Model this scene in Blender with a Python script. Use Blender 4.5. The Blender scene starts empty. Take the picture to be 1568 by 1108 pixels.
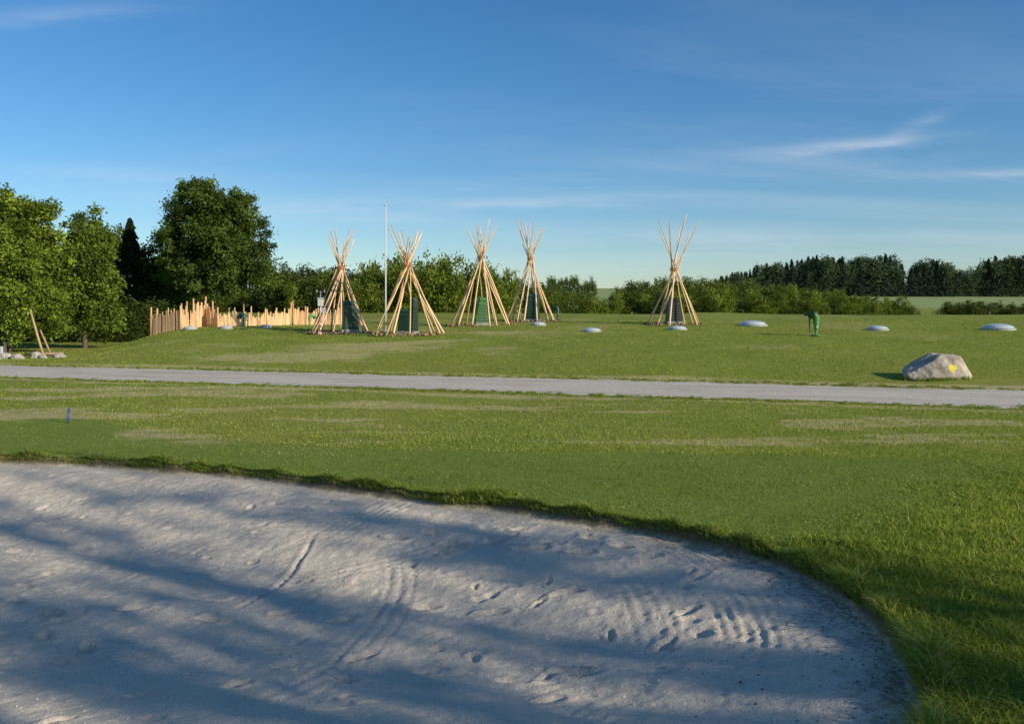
import bpy, math
import numpy as np
R=np.random.RandomState
scene=bpy.context.scene
# ------------------------------------------------------------------ helpers
def vnoise(x,y,scale,seed=0,octs=1):
    out=0;amp=1;tot=0
    x=np.asarray(x,float);y=np.asarray(y,float)
    tab=R(seed).rand(256,256)
    for o in range(octs):
        a=x/scale+17.3*o;b=y/scale+9.1*o
        i=np.floor(a).astype(int);j=np.floor(b).astype(int)
        fx=a-i;fy=b-j
        fx=fx*fx*(3-2*fx);fy=fy*fy*(3-2*fy)
        g=lambda p,q:tab[p%256,q%256]
        v=(g(i,j)*(1-fx)+g(i+1,j)*fx)*(1-fy)+(g(i,j+1)*(1-fx)+g(i+1,j+1)*fx)*fy
        out=out+amp*v;tot+=amp;amp*=.5;scale=scale*.5
    return out/tot
def sm(t,a=0.,b=1.):
    t=np.clip((np.asarray(t,float)-a)/(b-a),0,1);return t*t*(3-2*t)
def catmull(P,n=8,closed=True):
    P=np.array(P,float);N=len(P);out=[]
    for i in range(N if closed else N-1):
        p0,p1,p2,p3=[P[k%N] if closed else P[min(max(k,0),N-1)] for k in(i-1,i,i+1,i+2)]
        for t in np.linspace(0,1,n,endpoint=False):
            out.append(.5*((2*p1)+(-p0+p2)*t+(2*p0-5*p1+4*p2-p3)*t*t+(-p0+3*p1-3*p2+p3)*t**3))
    return np.array(out)
RIM=catmull([(-8.86,15.35),(-7.41,15.15),(-5.74,14.59),(-4.17,14.01),(-2.77,13.22),(-1.71,12.61),(-.92,12.05),(-.21,11.83),
 (.55,11.35),(1.32,10.80),(2.07,10.18),(2.63,9.49),(2.93,8.87),(3.08,8.21),(3.12,7.56),(3.05,6.96),(2.93,6.42),(2.78,5.93),
 (2.55,5.4),(2.1,4.95),(1.2,4.6),(-.5,4.4),(-3.5,4.4),(-7,4.6),(-10.5,5.6),(-13,8.2),(-13.3,12),(-11.6,14.9),(-10.2,15.4)],6)
def rim_sd(x,y):
    x=np.asarray(x,float);y=np.asarray(y,float)
    best=np.full(x.shape,1e9);ins=np.zeros(x.shape,bool)
    A=RIM;B=np.roll(RIM,-1,0)
    for (ax,ay),(bx,by) in zip(A,B):
        dx,dy=bx-ax,by-ay;L=dx*dx+dy*dy+1e-12
        t=np.clip(((x-ax)*dx+(y-ay)*dy)/L,0,1)
        best=np.minimum(best,(x-ax-t*dx)**2+(y-ay-t*dy)**2)
        c=((ay>y)!=(by>y))&(x<(bx-ax)*(y-ay)/((by-ay) if abs(by-ay)>1e-9 else 1e-9)+ax)
        ins^=c
    return np.where(ins,-1,1)*np.sqrt(best)
def sdist(x,y):
    x=np.asarray(x,float);y=np.asarray(y,float)
    out=np.full(x.shape,50.)
    m=(x>-16)&(x<7)&(y>2)&(y<19)
    if m.any():
        out[m]=rim_sd(x[m],y[m])+ (vnoise(x[m],y[m],.35,3,2)-.5)*.12
    return out
def pathd(x,y):           # distance beyond far edge of the gravel road
    return (y-(32.5-.31*x))*.955
def terrain(x,y,s=None,fine=True):
    x=np.asarray(x,float);y=np.asarray(y,float)
    d=pathd(x,y)
    far=np.interp(y,[0,95,150,250,320,450,1500],[0,0,.7,3.5,6,12,34])
    m=2.5*(1-np.exp(-np.maximum(d-.2,0)/28))
    xl=-26-(y-50)*.25
    m=m*sm((x-xl)/7)
    edge=47-.1*np.maximum(x-15,0)
    back=1-sm((d-edge)/16)
    m=m*back+sm(d,3,12)*back*(vnoise(x,y,9,4,2)-.5)*.16
    low=-.3*sm((y-42)/8)*(1-sm((x-xl)/7))*(1-sm((y-80)/30))
    z=np.maximum(far,0)*(1-sm(m))+m+low
    onpath=sm(np.abs(d+2.6),2.9,4.2)
    z=z+onpath*((vnoise(x,y,6,1)-.5)*.16+(vnoise(x,y,1.1,2)-.5)*.035)*sm(y,13,24)
    z=z+1.0*(1-sm(y,1.8,4.3))*sm(y,-60,-10)
    if s is None:s=sdist(x,y)
    t=-s
    ins=t>0
    sand=-.02-.085*sm(t/.09)-.41*sm(t/3.3)
    if fine:
        sand=sand+sm(t/.4)*((vnoise(x,y,1.3,5,2)-.5)*.11+(vnoise(x,y,.30,6,2)-.5)*.036+(vnoise(x,y,.09,8,2)-.5)*.022)
    z=np.where(ins,z*(1-sm(t/.3))+sand,z+.03*np.exp(-np.maximum(s,0)/.25)*(s<3))
    return z
def tz(x,y):return float(terrain(np.array([x]),np.array([y]),fine=False)[0])

def mesh_np(name,V,F,mats,midx=None,col=None,smooth=False,link=True,extra=None):
    V=np.asarray(V,np.float32);F=np.asarray(F,np.int32);k=F.shape[1]
    me=bpy.data.meshes.new(name)
    me.vertices.add(len(V));me.vertices.foreach_set('co',V.ravel())
    me.loops.add(F.size);me.loops.foreach_set('vertex_index',F.ravel())
    me.polygons.add(len(F))
    me.polygons.foreach_set('loop_start',np.arange(0,F.size,k,dtype=np.int32))
    me.polygons.foreach_set('loop_total',np.full(len(F),k,np.int32))
    for m in mats:me.materials.append(m)
    if midx is not None:me.polygons.foreach_set('material_index',np.asarray(midx,np.int32))
    me.polygons.foreach_set('use_smooth',np.full(len(F),smooth) if np.isscalar(smooth) else smooth)
    for n,arr in ([('Col',col)] if col is not None else [])+list((extra or {}).items()):
        a=me.color_attributes.new(n,'FLOAT_COLOR','POINT')
        c=np.ones((len(V),4),np.float32);c[:,:3]=arr;a.data.foreach_set('color',c.ravel())
    me.update()
    o=bpy.data.objects.new(name,me)
    if link:scene.collection.objects.link(o)
    return o
class B:
    def __init__(s):s.V=[];s.F=[];s.M=[];s.C=[];s.S=[];s.n=0
    def add(s,V,F,mi=0,col=(.5,.5,.5),smooth=False):
        V=np.asarray(V,float);F=np.asarray(F,int)
        s.V.append(V);s.F.append(F+s.n);s.n+=len(V)
        s.M.append(np.full(len(F),mi));s.S.append(np.full(len(F),smooth))
        s.C.append(np.broadcast_to(np.asarray(col,float),(len(V),3)).copy())
    def build(s,name,mats,loc=(0,0,0)):
        o=mesh_np(name,np.vstack(s.V),np.vstack(s.F),mats,np.concatenate(s.M),np.vstack(s.C),np.concatenate(s.S))
        o.location=loc;return o
    def tube(s,P,r,n=8,mi=0,col=(.5,.5,.5),cap=True):
        P=np.array(P,float);r=np.broadcast_to(np.array(r,float),(len(P),)).copy()
        if cap:
            P=np.vstack([P[:1],P,P[-1:]]);r=np.concatenate([[1e-4],r,[1e-4]])
        T=np.gradient(P,axis=0)
        if cap:T[0]=T[1]=P[2]-P[1];T[-1]=T[-2]=P[-2]-P[-3]
        T/=np.linalg.norm(T,axis=1)[:,None]+1e-9
        up=np.array([0,0,1.]) if abs(T[len(T)//2][2])<.9 else np.array([1.,0,0])
        V=[]
        a=np.linspace(0,2*np.pi,n,endpoint=False)
        for p,t,rr in zip(P,T,r):
            u=np.cross(t,up);u/=np.linalg.norm(u)+1e-9;w=np.cross(t,u)
            V.append(p+rr*(np.cos(a)[:,None]*u+np.sin(a)[:,None]*w))
        V=np.vstack(V);F=[]
        for i in range(len(P)-1):
            for j in range(n):
                F.append([i*n+j,i*n+(j+1)%n,(i+1)*n+(j+1)%n,(i+1)*n+j])
        s.add(V,F,mi,col,n>=8)
    def box(s,c,size,mi=0,col=(.5,.5,.5),rz=0,top=(1,1),tilt=0,topshift=(0,0)):
        sx,sy,sz=np.array(size)/2.
        v=np.array([[-sx,-sy,-sz],[sx,-sy,-sz],[sx,sy,-sz],[-sx,sy,-sz],[-sx*top[0],-sy*top[1],sz],[sx*top[0],-sy*top[1],sz],[sx*top[0],sy*top[1],sz],[-sx*top[0],sy*top[1],sz]])
        v[4:,0]+=topshift[0];v[4:,1]+=topshift[1]
        v[:,0]+=tilt*v[:,2]
        cs,sn=math.cos(rz),math.sin(rz)
        x=v[:,0]*cs-v[:,1]*sn;y=v[:,0]*sn+v[:,1]*cs
        v=np.c_[x,y,v[:,2]]+np.array(c)
        s.add(v,[[0,3,2,1],[4,5,6,7],[0,1,5,4],[1,2,6,5],[2,3,7,6],[3,0,4,7]],mi,col)
# ------------------------------------------------------------------ materials
class NT:
    def __init__(s,tree):s.t=tree;s.n=tree.nodes;s.l=tree.links
    def N(s,ty,**kw):
        n=s.n.new(ty)
        for k,v in kw.items():setattr(n,k,v)
        return n
    def set(s,inp,v):
        if isinstance(v,bpy.types.NodeSocket):s.l.new(v,inp)
        else:inp.default_value=v
    def M(s,op,a,b=0,c=None,clamp=False):
        n=s.N('ShaderNodeMath',operation=op,use_clamp=clamp);s.set(n.inputs[0],a);s.set(n.inputs[1],b)
        if c is not None:s.set(n.inputs[2],c)
        return n.outputs[0]
    def mix(s,f,a,b,bt='MIX'):
        n=s.N('ShaderNodeMix',data_type='RGBA',blend_type=bt)
        s.set(n.inputs[0],f)
        for i,v in((6,a),(7,b)):
            if isinstance(v,tuple) and len(v)==3:v=(*v,1)
            s.set(n.inputs[i],v)
        return n.outputs[2]
    def noise(s,vec,scale,detail=3,rough=.55,dist=0):
        n=s.N('ShaderNodeTexNoise');n.inputs['Scale'].default_value=scale;n.inputs['Detail'].default_value=detail
        n.inputs['Roughness'].default_value=rough;n.inputs['Distortion'].default_value=dist
        if vec is not None:s.l.new(vec,n.inputs['Vector'])
        return n.outputs[0]
    def ramp(s,v,a,b):
        n=s.N('ShaderNodeMapRange',interpolation_type='SMOOTHSTEP');s.set(n.inputs[0],v)
        n.inputs[1].default_value=a;n.inputs[2].default_value=b;return n.outputs[0]
    def map(s,vec,scale=(1,1,1),rot=(0,0,0)):
        n=s.N('ShaderNodeMapping');n.inputs['Scale'].default_value=scale;n.inputs['Rotation'].default_value=rot
        s.l.new(vec,n.inputs[0]);return n.outputs[0]
def newmat(name):
    m=bpy.data.materials.new(name);m.use_nodes=True;t=NT(m.node_tree);t.n.clear()
    out=t.N('ShaderNodeOutputMaterial');return m,t,out
def mat_col(name,rough=.7,nscale=8,amt=.35,bump=.2,metal=0,spec=.3,stretch=(1,1,1)):
    m,t,out=newmat(name)
    p=t.N('ShaderNodeBsdfPrincipled');a=t.N('ShaderNodeAttribute',attribute_name='Col')
    co=t.N('ShaderNodeTexCoord').outputs['Object'];co=t.map(co,stretch)
    nz=t.noise(co,nscale,5,.65)
    f=t.M('MULTIPLY_ADD',nz,2*amt,1-amt)
    cmb=t.N('ShaderNodeCombineColor')
    for i in range(3):t.l.new(f,cmb.inputs[i])
    c=t.mix(1,a.outputs['Color'],cmb.outputs[0],'MULTIPLY')
    t.l.new(c,p.inputs['Base Color']);p.inputs['Roughness'].default_value=rough;p.inputs['Metallic'].default_value=metal
    p.inputs['Specular IOR Level'].default_value=spec
    b=t.N('ShaderNodeBump');b.inputs['Strength'].default_value=bump;b.inputs['Distance'].default_value=.02 if name!='stone' else .08
    t.l.new(nz,b.inputs['Height']);t.l.new(b.outputs[0],p.inputs['Normal'])
    t.l.new(p.outputs[0],out.inputs[0]);return m
def mat_leaf(name,trans=.35):
    m,t,out=newmat(name)
    a=t.N('ShaderNodeAttribute',attribute_name='Col').outputs['Color']
    d=t.N('ShaderNodeBsdfDiffuse');tr=t.N('ShaderNodeBsdfTranslucent');mx=t.N('ShaderNodeMixShader')
    t.l.new(a,d.inputs[0]);c2=t.mix(1,a,(1.2,1.25,.6),'MULTIPLY');t.l.new(c2,tr.inputs[0])
    mx.inputs[0].default_value=trans;t.l.new(d.outputs[0],mx.inputs[1]);t.l.new(tr.outputs[0],mx.inputs[2])
    t.l.new(mx.outputs[0],out.inputs[0]);return m
M_leaf=mat_leaf('foliage_leaf');M_blade=mat_leaf('grass_blade',.35)
M_bark=mat_col('bark',.9,14,.4,.5,stretch=(1,1,.25))
M_wood=mat_col('peeled_pine',.65,9,.25,.2,stretch=(1,1,.2))
M_paint=mat_col('painted_metal',.42,5,.15,.05,spec=.5)
M_stone=mat_col('stone',.9,4,.6,1.0)
M_metal=mat_col('galvanised_metal',.4,5,.1,.0,metal=.6)
M_acr=mat_col('acrylic_dome',.12,2,.08,0,spec=.9)

def ground_mat():
    m,t,out=newmat('ground_turf_and_sand')
    g=t.N('ShaderNodeNewGeometry').outputs['Position']
    k=t.N('ShaderNodeAttribute',attribute_name='Mask');sp=t.N('ShaderNodeSeparateColor');t.l.new(k.outputs['Color'],sp.inputs[0])
    sand,dry,apr=sp.outputs
    k2=t.N('ShaderNodeAttribute',attribute_name='Mask2');sp2=t.N('ShaderNodeSeparateColor');t.l.new(k2.outputs['Color'],sp2.inputs[0])
    soil,meadow,warm=sp2.outputs
    n1=t.noise(g,26,4,.68);n2=t.noise(g,2.2,4,.62);n3=t.noise(g,.22,3,.5);n5=t.noise(g,.75,4,.6)
    n4=t.noise(t.map(g,(1,2.2,1),(0,0,.3)),.9,5,.7)
    c=t.mix(t.ramp(n1,.3,.72),(.115,.165,.020),(.295,.345,.056))
    c=t.mix(t.ramp(n2,.35,.7),c,t.mix(.55,c,(.300,.310,.068)))
    c=t.mix(t.ramp(n3,.35,.65),c,t.mix(.4,c,(.140,.205,.024)))
    c=t.mix(t.ramp(n5,.48,.72),c,t.mix(.4,c,(.34,.32,.095)))
    c=t.mix(t.M('MULTIPLY',apr,.6),c,(.158,.225,.042))
    c=t.mix(t.M('MULTIPLY',warm,.45),c,(.320,.300,.080))
    dm=t.M('MULTIPLY',t.ramp(t.M('ADD',t.M('ADD',n4,t.M('MULTIPLY',n1,.35)),t.M('SUBTRACT',dry,1.0)),-.12,.24),t.ramp(dry,0,.3))
    c=t.mix(t.M('MULTIPLY',dm,.8),c,(.50,.42,.215))
    c=t.mix(meadow,c,t.mix(n3,(.24,.32,.11),(.32,.38,.16)))
    c=t.mix(soil,c,t.mix(n1,(.08,.055,.034),(.25,.175,.11)))
    s1=t.noise(g,85,3,.75);s2=t.noise(g,1.6,4,.6);s3=t.noise(g,17,4,.65)
    sc=t.mix(t.ramp(s1,.25,.75),(.40,.350,.280),(.89,.805,.665));sc=t.mix(t.ramp(s2,.35,.7),sc,t.mix(.35,sc,(.72,.61,.45)))
    sc=t.mix(t.ramp(s3,.56,.72),sc,t.mix(.35,sc,(.35,.295,.225)))
    sf=t.M('MULTIPLY',soil,t.ramp(s3,.36,.60))
    c=t.mix(sand,c,t.mix(t.M('MULTIPLY',sf,.85),sc,t.mix(s1,(.09,.064,.044),(.32,.235,.165))))
    p=t.N('ShaderNodeBsdfPrincipled');t.l.new(c,p.inputs['Base Color']);p.inputs['Roughness'].default_value=.95
    p.inputs['Specular IOR Level'].default_value=.08
    b1=t.N('ShaderNodeBump');b1.inputs['Strength'].default_value=.85;b1.inputs['Distance'].default_value=.04
    hg=t.M('ADD',n1,t.M('MULTIPLY',n2,1.0))
    hs=t.M('ADD',t.M('MULTIPLY',s1,.36),t.M('MULTIPLY',s3,.8))
    mh=t.N('ShaderNodeMix',data_type='FLOAT');t.l.new(sand,mh.inputs[0]);t.l.new(hg,mh.inputs[2]);t.l.new(hs,mh.inputs[3])
    t.l.new(mh.outputs[0],b1.inputs['Height']);t.l.new(b1.outputs[0],p.inputs['Normal'])
    t.l.new(p.outputs[0],out.inputs[0]);return m
def path_mat():
    m,t,out=newmat('gravel_surface')
    g=t.N('ShaderNodeNewGeometry').outputs['Position']
    gr=t.map(g,(1,1,1),(0,0,.30))
    n1=t.noise(g,18,5,.75);n2=t.noise(t.map(gr,(.18,1.3,1)),1.1,5,.65);n3=t.noise(g,.6,4,.6)
    c=t.mix(t.ramp(n1,.3,.7),(.42,.375,.31),(.76,.70,.595));c=t.mix(t.ramp(n2,.42,.66),c,t.mix(.55,c,(.38,.325,.225)))
    c=t.mix(t.ramp(n3,.5,.75),c,t.mix(.4,c,(.46,.41,.32)))
    p=t.N('ShaderNodeBsdfPrincipled');t.l.new(c,p.inputs['Base Color']);p.inputs['Roughness'].default_value=.95;p.inputs['Specular IOR Level'].default_value=.1
    b=t.N('ShaderNodeBump');b.inputs['Strength'].default_value=.5;b.inputs['Distance'].default_value=.04
    t.l.new(t.M('ADD',n1,t.M('MULTIPLY',n2,.8)),b.inputs['Height']);t.l.new(b.outputs[0],p.inputs['Normal']);t.l.new(p.outputs[0],out.inputs[0]);return m
# ------------------------------------------------------------------ terrain sheet
def axis(lo,hi,step,mn,mx,g=1.035,cap=None):
    a=list(np.arange(lo,hi,step));s=step;x=a[-1]
    while x<mx:s=min(s*g,cap(x) if cap else 1e9);x+=s;a.append(x)
    s=step;x=lo;b=[]
    while x>mn:s*=g;x-=s;b.append(x)
    return np.array(b[::-1]+a)
xs=axis(-9.6,3.6,.025,-1500,1500,1.04);ys=axis(5.6,15.6,.025,-120,1500,1.03,lambda q:.14 if q<34 else .4 if q<85 else 1e9)
X,Y=np.meshgrid(xs,ys)
S=sdist(X,Y)
Z=terrain(X,Y,S)
rg=R(11)
def dent(cx,cy,ang,L,W,dep):
    ix=np.where(np.abs(xs-cx)<.5)[0];iy=np.where(np.abs(ys-cy)<.5)[0]
    if len(ix)==0 or len(iy)==0:return
    sl=np.ix_(iy,ix);dx=X[sl]-cx;dy=Y[sl]-cy
    a=dx*math.cos(ang)+dy*math.sin(ang);b=-dx*math.sin(ang)+dy*math.cos(ang)
    wob=(vnoise(X[sl],Y[sl],.09,91,2)-.5)*.55
    q=np.sqrt((a/L)**2+(b/W)**2)+wob
    Z[sl]+=(S[sl]<-.2)*(-dep*(1-sm(q,.45,1.1))+dep*.38*np.exp(-((q-1.3)/.25)**2))
def trail(x0,y0,x1,y1,step=.55,dep=.035):
    L=math.hypot(x1-x0,y1-y0);n=int(L/step);a=math.atan2(y1-y0,x1-x0)
    for i in range(n):
        f=(i+rg.rand()*.3)/n;sd=.11*(1 if i%2 else -1)
        dent(x0+(x1-x0)*f-math.sin(a)*sd,y0+(y1-y0)*f+math.cos(a)*sd,a+rg.randn()*.2,.15,.065,dep*(.7+.6*rg.rand()))
trail(-1.4,11.0,1.9,9.7,.38,.055);trail(-.8,10.6,1.3,10.2,.45,.05);trail(.2,10.9,-.9,10.2,.4,.05)
trail(-4.6,8.9,1.8,9.0,.65,.05);trail(-6,10.4,-3.6,7.6,.55,.045);trail(-3.4,6.4,-1,8.4,.55,.045)
trail(-5.8,7.2,-4.2,6.3,.45,.045);trail(.1,6.8,2.1,8.6,.6,.04);trail(-7.8,11.6,-4.2,11.0,.65,.04);trail(-1.5,7.6,1.8,7.2,.6,.035)
for i in range(140):
    dent(rg.uniform(-9,2.4),rg.uniform(6.0,13.4),rg.rand()*6.3,rg.uniform(.05,.14),rg.uniform(.035,.075),rg.uniform(.012,.035))
def groove(P,w=.02,dep=.014,n=1,gap=.06):
    seg=catmull(P,8,False)
    lo=seg.min(0)-.6;hi=seg.max(0)+.6
    ix=np.where((xs>lo[0])&(xs<hi[0]))[0];iy=np.where((ys>lo[1])&(ys<hi[1]))[0]
    sl=np.ix_(iy,ix);x=X[sl];y=Y[sl];bd=np.full(x.shape,9.);al=np.zeros(x.shape);ns=len(seg)-1
    for i,((ax,ay),(bx,by)) in enumerate(zip(seg[:-1],seg[1:])):
        dx,dy=bx-ax,by-ay;L=dx*dx+dy*dy+1e-12;t=((x-ax)*dx+(y-ay)*dy)/L
        tc=np.clip(t,0,1);dd=np.hypot(x-ax-tc*dx,y-ay-tc*dy)
        sg=np.where(dx*(y-ay)-dy*(x-ax)>0,1,-1)
        m=dd<np.abs(bd);bd=np.where(m,dd*sg,bd);al=np.where(m,(i+tc)/ns,al)
    fade=sm(al,0,.25)*(1-sm(al,.75,1))*sm(vnoise(x,y,.9,92,3),.2,.6)
    bd=bd+(vnoise(x,y,.35,93,2)-.5)*.03
    for k in range(n):
        q=bd-(k-(n-1)/2)*gap
        Z[sl]+=(S[sl]<-.15)*fade*(-dep*np.exp(-(q/w)**2)+.5*dep*np.exp(-((np.abs(q)-2*w)/w)**2))
groove([(-3.2,8.4),(-2.6,9.9),(-2.5,11.6)],.03,.026);groove([(-3.3,6.6),(-2.6,8.4),(-2.5,9.6)],.03,.024)
groove([(1.0,11.0),(1.9,9.9),(2.2,8.6),(2.1,7.4),(1.5,5.8)],.025,.010,7,.11)
groove([(-2.1,6.2),(-1.4,8.0),(-1.2,9.6),(-1.5,11.4)],.025,.010,3,.14)
groove([(-9.2,13.3),(-4.2,11.9),(0,10.9),(1.6,9.6)],.025,.007,7,.12);groove([(-9.2,11.4),(-5,11.0),(-1,9.7),(1.6,8.0)],.025,.006,6,.13)
groove([(.0,5.8),(1.1,7.2),(1.3,8.9),(.8,10.3)],.025,.008,4,.12);groove([(-4.6,6.6),(-5.4,8.6),(-5.0,10.9)],.03,.012,2,.16)
groove([(-9.0,8.6),(-6.2,9.6),(-3.0,9.3),(-1,8)],.025,.007,5,.12);groove([(-3,6.4),(0,7.0),(1.9,8.4)],.025,.008,2,.16)
groove([(-7,6.4),(-5,7.8),(-2.4,8.0),(.6,6.6)],.024,.006,6,.13)
for i in range(10):
    x0=rg.uniform(-8.5,0);y0=rg.uniform(6.5,11.5);a=rg.uniform(-.5,1.2);L=rg.uniform(2.5,5);k_=rg.uniform(-.6,.6)
    groove([(x0+L*f*math.cos(a+k_*f),y0+L*f*math.sin(a+k_*f)) for f in(0,.33,.66,1)],.025,rg.uniform(.004,.009),rg.randint(1,5),.12)
D=pathd(X,Y)
sandm=sm(-S,.03,.10)
soil=(np.exp(-((S+.03)/.055)**2))*.95
sb=sm(X,.3,2.2)*.65+.12
soil=np.maximum(soil,(S<0)*(S>-1.1*sb-.1)*sm(vnoise(X,Y,.10,21,3)+.45*np.exp(S/.22)*sb/.5,.48,.72)*.85*sm(S,-1.1*sb-.1,-.05))
soil=np.where(S>20,0,soil)
dry=np.zeros_like(X)
def blob(cx,cy,rx,ry,a,rot=0):
    dx=X-cx;dy=Y-cy;c,s_=math.cos(rot),math.sin(rot);u=dx*c+dy*s_;v=-dx*s_+dy*c
    return a*np.exp(-((u/rx)**2+(v/ry)**2))
dry+=sm(vnoise(X*.45,Y*1.3,1.6,31,3),.54,.74)*.5*sm(Y,15.5,18)*(D<-5.3)
dry+=blob(-7,43,4.5,2.6,.65,-.3)+blob(-11,40,5,1.4,.6,-.3)+blob(-4,46,3.5,1.1,.5,.4)+blob(-4.5,51,5,1.2,.35)+blob(-10,53.6,4,1.5,.4)
dry+=blob(3,17.0,3.5,.3,.6,-.12)+blob(8.8,18.0,3,.25,.6,.06)+blob(-3,18.6,2.5,.3,.45)+blob(-7,18.2,1.0,.3,.7)+blob(-12.5,20.6,2.0,.4,.7,-.3)+blob(2,24,4,.4,.4,-.25)+blob(-9,27,4,.5,.4,-.3)
dry+=.8*np.exp(-((D-.55)/.6)**2)*(.5+vnoise(X,Y,2,33,2))+.65*np.exp(-((D+6.2)/.5)**2)*(.4+vnoise(X,Y,2,34,2))
dry+=.30*sm(vnoise(X,Y,5,35,3),.48,.72)*(D>0)*(Y<90)
dry=np.clip(dry,0,1)
AX=[-16,-10,-6.2,-2.5,4,12];AYv=[24,20.8,17.6,16.2,15.6,14.6]
apr=sm(np.interp(X,AX,AYv)-Y+ (vnoise(X,Y,.8,41)-.5)*.5,-.15,.15)*(Y>0)*(1-sm(X+(-Y+10.5)*.8+(vnoise(X,Y,1.5,42,2)-.5)*2,2.6,6))
warm=sm(vnoise(X,Y,7,51,2),.38,.72)*.7*(1-apr)
meadow=sm(Y,190,230)
Mk=np.stack([sandm,dry,apr],-1).reshape(-1,3);Mk2=np.stack([soil,meadow,warm],-1).reshape(-1,3)
ny,nx=X.shape
I=np.arange(ny*nx).reshape(ny,nx)
F=np.stack([I[:-1,:-1],I[:-1,1:],I[1:,1:],I[1:,:-1]],-1).reshape(-1,4)
mesh_np('ground',np.stack([X,Y,Z],-1).reshape(-1,3),F,[ground_mat()],smooth=True,extra={'Mask':Mk,'Mask2':Mk2})
# gravel road
px=np.arange(-75,70,.12);W=15;V=[]
for k in range(W):
    f=k/(W-1)
    off=-5.3+f*5.3
    if k==0:off=off+(vnoise(px,px*0,.5,61,3)-.5)*.8+(vnoise(px,px*0,4,63)-.5)*.7
    if k==W-1:off=off+(vnoise(px,px*0,.5,62,3)-.5)*.6+(vnoise(px,px*0,5,64)-.5)*.5
    yy=32.5-.31*px+off/.955
    V.append(np.c_[px,yy,terrain(px,yy)+.012+.03*math.sin(f*math.pi)-.02*math.exp(-((f-.28)/.07)**2)-.02*math.exp(-((f-.7)/.07)**2)])
V=np.vstack(V);n=len(px);I=np.arange(W*n).reshape(W,n)
V[:,2]=np.maximum(V[:,2],.012)
mesh_np('gravel_path',V,np.stack([I[:-1,:-1],I[:-1,1:],I[1:,1:],I[1:,:-1]],-1).reshape(-1,4),[path_mat()],smooth=True)
# ------------------------------------------------------------------ grass blades
def blades(name,x,y,h,w,col,lean,rng,leandir=None):
    n=len(x);z=terrain(x,y,fine=False)
    a=rng.rand(n)*2*np.pi;dx=np.cos(a);dy=np.sin(a)
    la=rng.rand(n)*2*np.pi if leandir is None else leandir
    lx=np.cos(la)*lean*h;ly=np.sin(la)*lean*h
    V=np.zeros((n,6,3))
    def row(k,wf,bend,hf):
        cx=x+lx*bend;cy=y+ly*bend;cz=z-.005+h*hf
        V[:,2*k]=np.c_[cx-dx*w*wf,cy-dy*w*wf,cz];V[:,2*k+1]=np.c_[cx+dx*w*wf,cy+dy*w*wf,cz]
    row(0,1,0,0);row(1,.8,.35,.6);row(2,.12,1,1-.25*np.clip(lean,0,1.5))
    b=np.arange(n)[:,None]*6
    F=np.concatenate([b+np.array([0,1,3,2]),b+np.array([2,3,5,4])])
    return mesh_np(name,V.reshape(-1,3),F,[M_blade],col=np.repeat(col,6,0))
rb=R(5)
def mixc(a,b,t):return np.array(a)*(1-t)+np.array(b)*t
GA=[.180,.260,.034];GB=[.345,.380,.074]
n=440000
t=rb.rand(n);y=(5.0**-.9+t*(30**-.9-5.0**-.9))**(-1/.9)
x=(rb.rand(n)*2-1)*(.66*y+1.5)
s=sdist(x,y);keep=(s>.0)&(pathd(x,y)<-5.5)&(vnoise(x,y,.25,71,2)+rb.rand(n)*.5>.45)
x,y,s=x[keep],y[keep],s[keep]
rough=sm(x+(-y+10.5)*.8+(vnoise(x,y,1.5,42,2)-.5)*2,2.6,6)
apb=np.where(np.interp(x,AX,AYv)>y,1-rough,0)
h=(.022+.028*rb.rand(len(x)))*(1.1-.5*apb+1.1*rough*(y<14))*(.6+.8*vnoise(x,y,.5,72,2))
w=.0021+.00036*y
br=(.78+.44*rb.rand(len(x)))[:,None]
pn=vnoise(x,y,.9,73,4)
mv=np.clip(pn*1.1-.15+rb.rand(len(x))*.3,0,1.05)[:,None]
c=mixc(GA,GB,mv)*br
c=c*(1-apb[:,None]*np.array([.30,.21,.13]))
st=rb.rand(len(x))<.04+.35*sm(vnoise(x*.45,y*1.3,1.6,31,3),.54,.74)*(y>15.5)
c=np.where(st[:,None],np.array([.48,.41,.21])*br,c)
blades('lawn_grass',x,y,h,w,c,.3+.7*rb.rand(len(x)),rb)
n=100000;t=rb.rand(n);y=(30.**-.9+t*(62**-.9-30.**-.9))**(-1/.9);x=(rb.rand(n)*2-1)*(.66*y+1.5)
kp=(pathd(x,y)>.25)&(vnoise(x,y,.6,74,2)+rb.rand(n)*.6>.5);x,y=x[kp],y[kp];n=len(x)
mv=np.clip(vnoise(x,y,2.5,75,4)*1.1-.15+rb.rand(n)*.3,0,1.05)[:,None]
blades('mound_turf',x,y,.03+.04*rb.rand(n),.0025+.00034*y,mixc(GA,GB,mv)*(.8+.5*rb.rand(n))[:,None],.4+.8*rb.rand(n),rb)
# rim grass
seg=np.linalg.norm(np.roll(RIM,-1,0)-RIM,axis=1)
n=75000;k=rb.choice(len(RIM),n,p=seg/seg.sum());f=rb.rand(n)
A=RIM[k];Bq=np.roll(RIM,-1,0)[k];p=A+(Bq-A)*f[:,None];dv=Bq-A;dv/=np.linalg.norm(dv,axis=1)[:,None]+1e-9
area=.5*np.sum(RIM[:,0]*np.roll(RIM[:,1],-1)-np.roll(RIM[:,0],-1)*RIM[:,1])
nrm=np.c_[dv[:,1],-dv[:,0]]*(1 if area>0 else -1)
off=np.abs(rb.randn(n))*.12-.02
p=p+nrm*off[:,None];x,y=p[:,0],p[:,1]
tuft=vnoise(x,y,.30,81,2)
h=(.022+.11*tuft**2*1.8)*(.5+.8*rb.rand(n))*(1+1.2*sm(x,1.0,3))*np.exp(-np.maximum(off-.1,0)/.25)
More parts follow.
